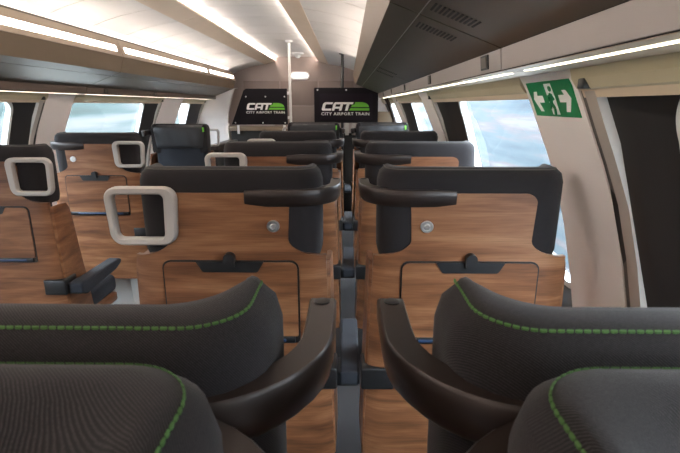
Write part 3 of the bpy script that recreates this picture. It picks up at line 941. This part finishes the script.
# logo boards -------------------------------------------------------
def shear(pts, s=0.28): return [(x + s * z, z) for x, z in pts]
def logo(parent, cx, zb, wid, yf):
    """CAT + train emblem + line of text; wid = width of the text line, zb = its base; yf = front face"""
    u = wid / 10.0
    z1 = zb + 0.95 * u; hL = 1.75 * u                       # big letters
    th = 0.45
    def put(name, pts, mat):
        pp = [(cx - wid / 2 + x * u, z1 + z * u) for x, z in pts]
        me = prism_mesh(name, pp, 'y', yf - 0.003, yf + 0.001, mat)
        me.transform(Matrix.Translation(-Vector(parent.location))); return obj(name, me, parent)
    h = 1.7
    C = [(0.25, 0), (2.0, 0), (2.0, 0.42), (0.75, 0.42), (0.6, 0.55), (0.6, 1.15), (0.75, 1.28), (2.0, 1.28), (2.0, 1.7), (0.35, 1.7), (0.0, 1.4), (0.0, 0.25)]
    A1 = [(2.15, 0), (2.7, 0), (2.7, 0.45), (3.65, 0.45), (3.65, 0), (4.2, 0), (4.2, 1.45), (3.95, 1.7), (2.45, 1.7), (2.15, 1.4)]
    A2 = [(2.7, 0.85), (3.65, 0.85), (3.65, 1.28), (2.7, 1.28)]
    T = [(4.1, 1.7), (6.25, 1.7), (6.25, 1.28), (5.5, 1.28), (5.5, 0), (4.92, 0), (4.92, 1.28), (4.25, 1.28)]
    put('letter_c', shear(C), MAT['ink'])
    put('letter_a', shear([(2.15, 0), (2.7, 0), (2.7, 0.45), (2.7, 1.28), (3.65, 1.28), (3.65, 0), (4.2, 0), (4.2, 1.7), (2.45, 1.7), (2.15, 1.4)]), MAT['ink'])
    put('letter_a_bar', shear([(2.65, 0.40), (3.7, 0.40), (3.7, 0.80), (2.65, 0.80)]), MAT['ink'])
    put('letter_t', shear(T), MAT['ink'])
    top = [(5.95, 0.95), (6.55, 1.30), (6.75, 1.70), (8.4, 1.70), (9.1, 1.55), (9.6, 1.22), (9.8, 0.85), (6.9, 0.85)]
    put('emblem', [(6.15, 0.72), (6.45, 1.18), (6.95, 1.28), (7.0, 1.70), (8.5, 1.70), (9.25, 1.52), (9.75, 1.15), (9.95, 0.72)], MAT['green'])
    put('emblem_stripe', [(5.8, 0.02), (6.1, 0.52), (10.0, 0.52), (10.0, 0.02)], MAT['green'])
    cu = bpy.data.curves.new('text', 'FONT'); cu.body = 'CITY AIRPORT TRAIN'; cu.size = 1.0; cu.extrude = 0.01; cu.space_character = 1.12; cu.resolution_u = 2; cu.offset = 0.012
    to = bpy.data.objects.new('tmp', cu); COL.objects.link(to)
    bpy.context.view_layer.update()
    me = bpy.data.meshes.new_from_object(to.evaluated_get(bpy.context.evaluated_depsgraph_get()))
    bpy.data.objects.remove(to)
    xs = [v.co.x for v in me.vertices]; ys = [v.co.y for v in me.vertices]
    sx = wid / (max(xs) - min(xs)); sz = 0.62 * u / (max(ys) - min(ys))
    x0 = min(xs); y0 = min(ys)
    for v in me.vertices:
        v.co = Vector((cx - wid / 2 + (v.co.x - x0) * sx, yf - 0.001 + (0.002 if v.co.z < 0 else -0.002), zb + (v.co.y - y0) * sz))
    me.transform(Matrix.Translation(-Vector(parent.location)))
    me.materials.clear(); me.materials.append(MAT['ink'])
    obj('lettering', me, parent)['label'] = 'white lettering CITY AIRPORT TRAIN'

b2 = empty('logo_board', (-0.01, YP, H - 0.21)); tag(b2, 'black rectangular board with white CAT logo, hung on the dark post', 'sign board')
ZA, ZB = H + 0.195, H - 0.205
E('panel', rr_prism('panel', -0.01, (ZA + ZB) / 2, 0.75, ZA - ZB, 0.012, YP - 0.06, YP - 0.02, MAT['board'], 3), b2)
E('screen', rr_prism('screen', -0.01, (ZA + ZB) / 2 - 0.015, 0.62, ZA - ZB - 0.10, 0.012, YP - 0.064, YP - 0.058, MAT['board_in'], 3), b2)
for sx in (-0.345, -0.01, 0.325):
    E('screw', lathe_mesh('screw', [(0.010, 0), (0.010, 0.004), (0.006, 0.007)], (sx, YP - 0.06, ZA - 0.025), (0, -1, 0), MAT['chrome'], 10), b2)
logo(b2, -0.020, H - 0.118, 0.565, YP - 0.066)
b1 = empty('logo_board', (-1.0, YP, H - 0.23)); tag(b1, 'black slant-edged board with white CAT logo, clamped to the white pole', 'sign board')
ZA, ZB = H + 0.185, H - 0.225
E('panel', prism_mesh('panel', [(-0.705, ZB), (-0.705, ZA), (-1.185, ZA), (-1.215, ZA - 0.02), (-1.375, ZB)], 'y', YP - 0.045, YP - 0.015, MAT['board']), b1)
for (sx, sz) in ((-0.735, ZA - 0.09), (-0.96, ZA - 0.09), (-1.19, ZA - 0.09), (-0.735, ZB + 0.02), (-1.0, ZB + 0.02), (-1.33, ZB + 0.02)):
    E('screw', lathe_mesh('screw', [(0.009, 0), (0.009, 0.004), (0.005, 0.006)], (sx, YP - 0.045, sz), (0, -1, 0), MAT['chrome'], 10), b1)
for sz in (ZA - 0.05, ZB + 0.08):
    E('clamp', box_mesh('clamp', -0.715, -0.655, YP - 0.03, YP + 0.005, sz - 0.018, sz + 0.018, MAT['white_paint'], 0.004), b1)
logo(b1, -0.965, H - 0.098, 0.455, YP - 0.048)
# stair parapet under the boards
sp1 = empty('stair_parapet', (-1.03, YP, 0)); tag(sp1, 'dark stair parapet with tan top rail under the slant-edged board', 'parapet')
E('top_rail', box_mesh('top_rail', -1.42, -0.69, YP - 0.035, YP + 0.02, H - 0.30, H - 0.245, MAT['tan'], 0.006), sp1)
E('panel', box_mesh('panel', -1.40, -0.70, YP + 0.0, YP + 0.03, 0.0, H - 0.30, MAT['carcass'], 0.004), sp1)
for cx_ in (-1.30, -0.745):
    E('clamp', box_mesh('clamp', cx_ - 0.014, cx_ + 0.014, YP - 0.045, YP - 0.03, H - 0.335, H - 0.232, MAT['white_paint'], 0.003), sp1)
E('edge_post', box_mesh('edge_post', -1.47, -1.42, YP - 0.03, YP + 0.03, 0.0, H - 0.21, MAT['white'], 0.006), sp1)
sp2 = empty('stair_parapet', (0.0, YP, 0)); tag(sp2, 'dark stair parapet below the rectangular board', 'parapet')
E('panel', box_mesh('panel', -0.36, 0.36, YP + 0.02, YP + 0.05, 0.0, H - 0.33, MAT['carcass'], 0.004), sp2)
for cx_ in (0.0, 0.08):
    E('foot_clamp', box_mesh('foot_clamp', cx_ - 0.022, cx_ + 0.022, YP - 0.05, YP + 0.01, H - 0.35, H - 0.20, MAT['rail'], 0.004), sp2)
# curved hand rail right of the board
gr = empty('stair_handrail', (0.45, YP, 0)); tag(gr, 'curved dark handrail with tan panel beside the rectangular logo board', 'handrail')
pts = smooth_curve([(0.365, YP, H + 0.175), (0.42, YP, H + 0.13), (0.49, YP, H + 0.02), (0.545, YP, H - 0.12), (0.57, YP, H - 0.30), (0.575, YP, 0.0)], 6)
E('rail', tube_mesh('rail', pts, 0.022, MAT['bronze'], 10), gr)
E('infill', box_mesh('infill', 0.37, 0.545, YP + 0.0, YP + 0.02, H - 0.30, H - 0.075, MAT['tan'], 0.004), gr)
# low side cap by the rear-facing single seat
lc = empty('stair_side_wall', (-1.35, 5.2, 0)); tag(lc, 'low dark brown stair wall behind the rear-facing single seat', 'stair wall')
E('body', box_mesh('body', -1.40, -1.34, 4.75, 5.60, 0.0, H - 0.47, MAT['carcass'], 0.004), lc)
E('cap', box_mesh('cap', -1.43, -1.31, 4.73, 5.60, H - 0.47, H - 0.40, MAT['bronze'], 0.012), lc)

# ------------------------------------------------------------------ exit sign on the right-hand pillar
es = empty('exit_sign', tuple(wall_pt(1, 1.25, -0.03, 0.016))); tag(es, 'green exit sign with running figure and two white arrows on the white pillar', 'exit sign')
SY0, SY1, SZ1, SZ0 = 1.122, 1.382, 0.068, -0.022
def on_sign(u, v, off):
    # u 0..1 along the sign as read by a viewer (left = far end), v 0..1 upwards
    return wall_pt(1, lerp(SY1, SY0, u), lerp(SZ0, SZ1, v), 0.016 + off)
def sign_poly(name, pts, mat, off0, off1, parent):
    n = len(pts)
    v = [on_sign(a, b, off0) for a, b in pts] + [on_sign(a, b, off1) for a, b in pts]
    f = [list(range(n)), list(range(2 * n - 1, n - 1, -1))] + [[i, (i + 1) % n, n + (i + 1) % n, n + i] for i in range(n)]
    me = mesh_from(name, v, f, mat); me.transform(Matrix.Translation(-Vector(parent.location)))
    return obj(name, me, parent)
sign_poly('panel', [(0, 0), (1, 0), (1, 0.5), (1, 1), (0, 1), (0, 0.5)], MAT['sign'], -0.004, 0.002, es)
def stroke(p, q, w, asp=2.6):
    # thick line in sign coordinates, w in height units
    dx, dy = (q[0] - p[0]) * asp, q[1] - p[1]
    l = math.hypot(dx, dy); nx, ny = -dy / l * w / 2, dx / l * w / 2
    return [(p[0] + nx / asp, p[1] + ny), (p[0] - nx / asp, p[1] - ny), (q[0] - nx / asp, q[1] - ny), (q[0] + nx / asp, q[1] + ny)]
for s in (1, -1):
    c = 0.5 + s * 0.30
    def X(u): return c + s * u
    sign_poly('arrow_shaft', [(X(-0.12), 0.40), (X(0.06), 0.40), (X(0.06), 0.60), (X(-0.12), 0.60)], MAT['ink'], 0.001, 0.0026, es)
    sign_poly('arrow_head', [(X(0.13), 0.5), (X(0.035), 0.86), (X(-0.045), 0.86), (X(0.035), 0.5), (X(-0.045), 0.14), (X(0.035), 0.14)], MAT['ink'], 0.001, 0.0028, es)
sign_poly('doorway', [(0.44, 0.06), (0.60, 0.06), (0.60, 0.94), (0.44, 0.94)], MAT['ink'], 0.001, 0.0026, es)
for (p, q, w) in (((0.545, 0.66), (0.50, 0.40), 0.13), ((0.50, 0.42), (0.545, 0.24), 0.09), ((0.545, 0.24), (0.52, 0.08), 0.08), ((0.50, 0.42), (0.45, 0.26), 0.09), ((0.45, 0.26), (0.41, 0.24), 0.07),
                  ((0.54, 0.64), (0.58, 0.48), 0.06), ((0.54, 0.64), (0.47, 0.58), 0.06), ((0.47, 0.58), (0.455, 0.45), 0.06)):
    sign_poly('figure_stroke', stroke(p, q, w), MAT['sign'], 0.0035, 0.0062, es)
sign_poly('figure_head', [(0.555 + 0.030 * math.cos(t * PI / 5), 0.80 + 0.078 * math.sin(t * PI / 5)) for t in range(10)], MAT['sign'], 0.0035, 0.0062, es)

# ------------------------------------------------------------------ outside
g = obj('track_bed', box_mesh('track_bed', -40, 40, -40, 60, -2.6, -2.5, plain('pale_ballast', (0.5, 0.5, 0.48), 0.9)))
tag(g, 'pale trackside ground outside the windows', 'ground')
br = obj('landscape_backdrop', box_mesh('landscape_backdrop', 5.0, 5.2, -30, 55, -2.5, 2.3, MAT['backdrop_r'])); tag(br, 'streaked pale blue panel standing in for the blurred landscape outside the two-seat side', 'backdrop')  # added painted panel in place of the passing landscape
bl = obj('landscape_backdrop', box_mesh('landscape_backdrop', -7.2, -7.0, -30, 55, -2.5, 2.3, MAT['backdrop_l'])); tag(bl, 'streaked white and teal panel standing in for the blurred landscape outside the single-seat windows', 'backdrop')  # second stand-in panel, scenery streaks painted on
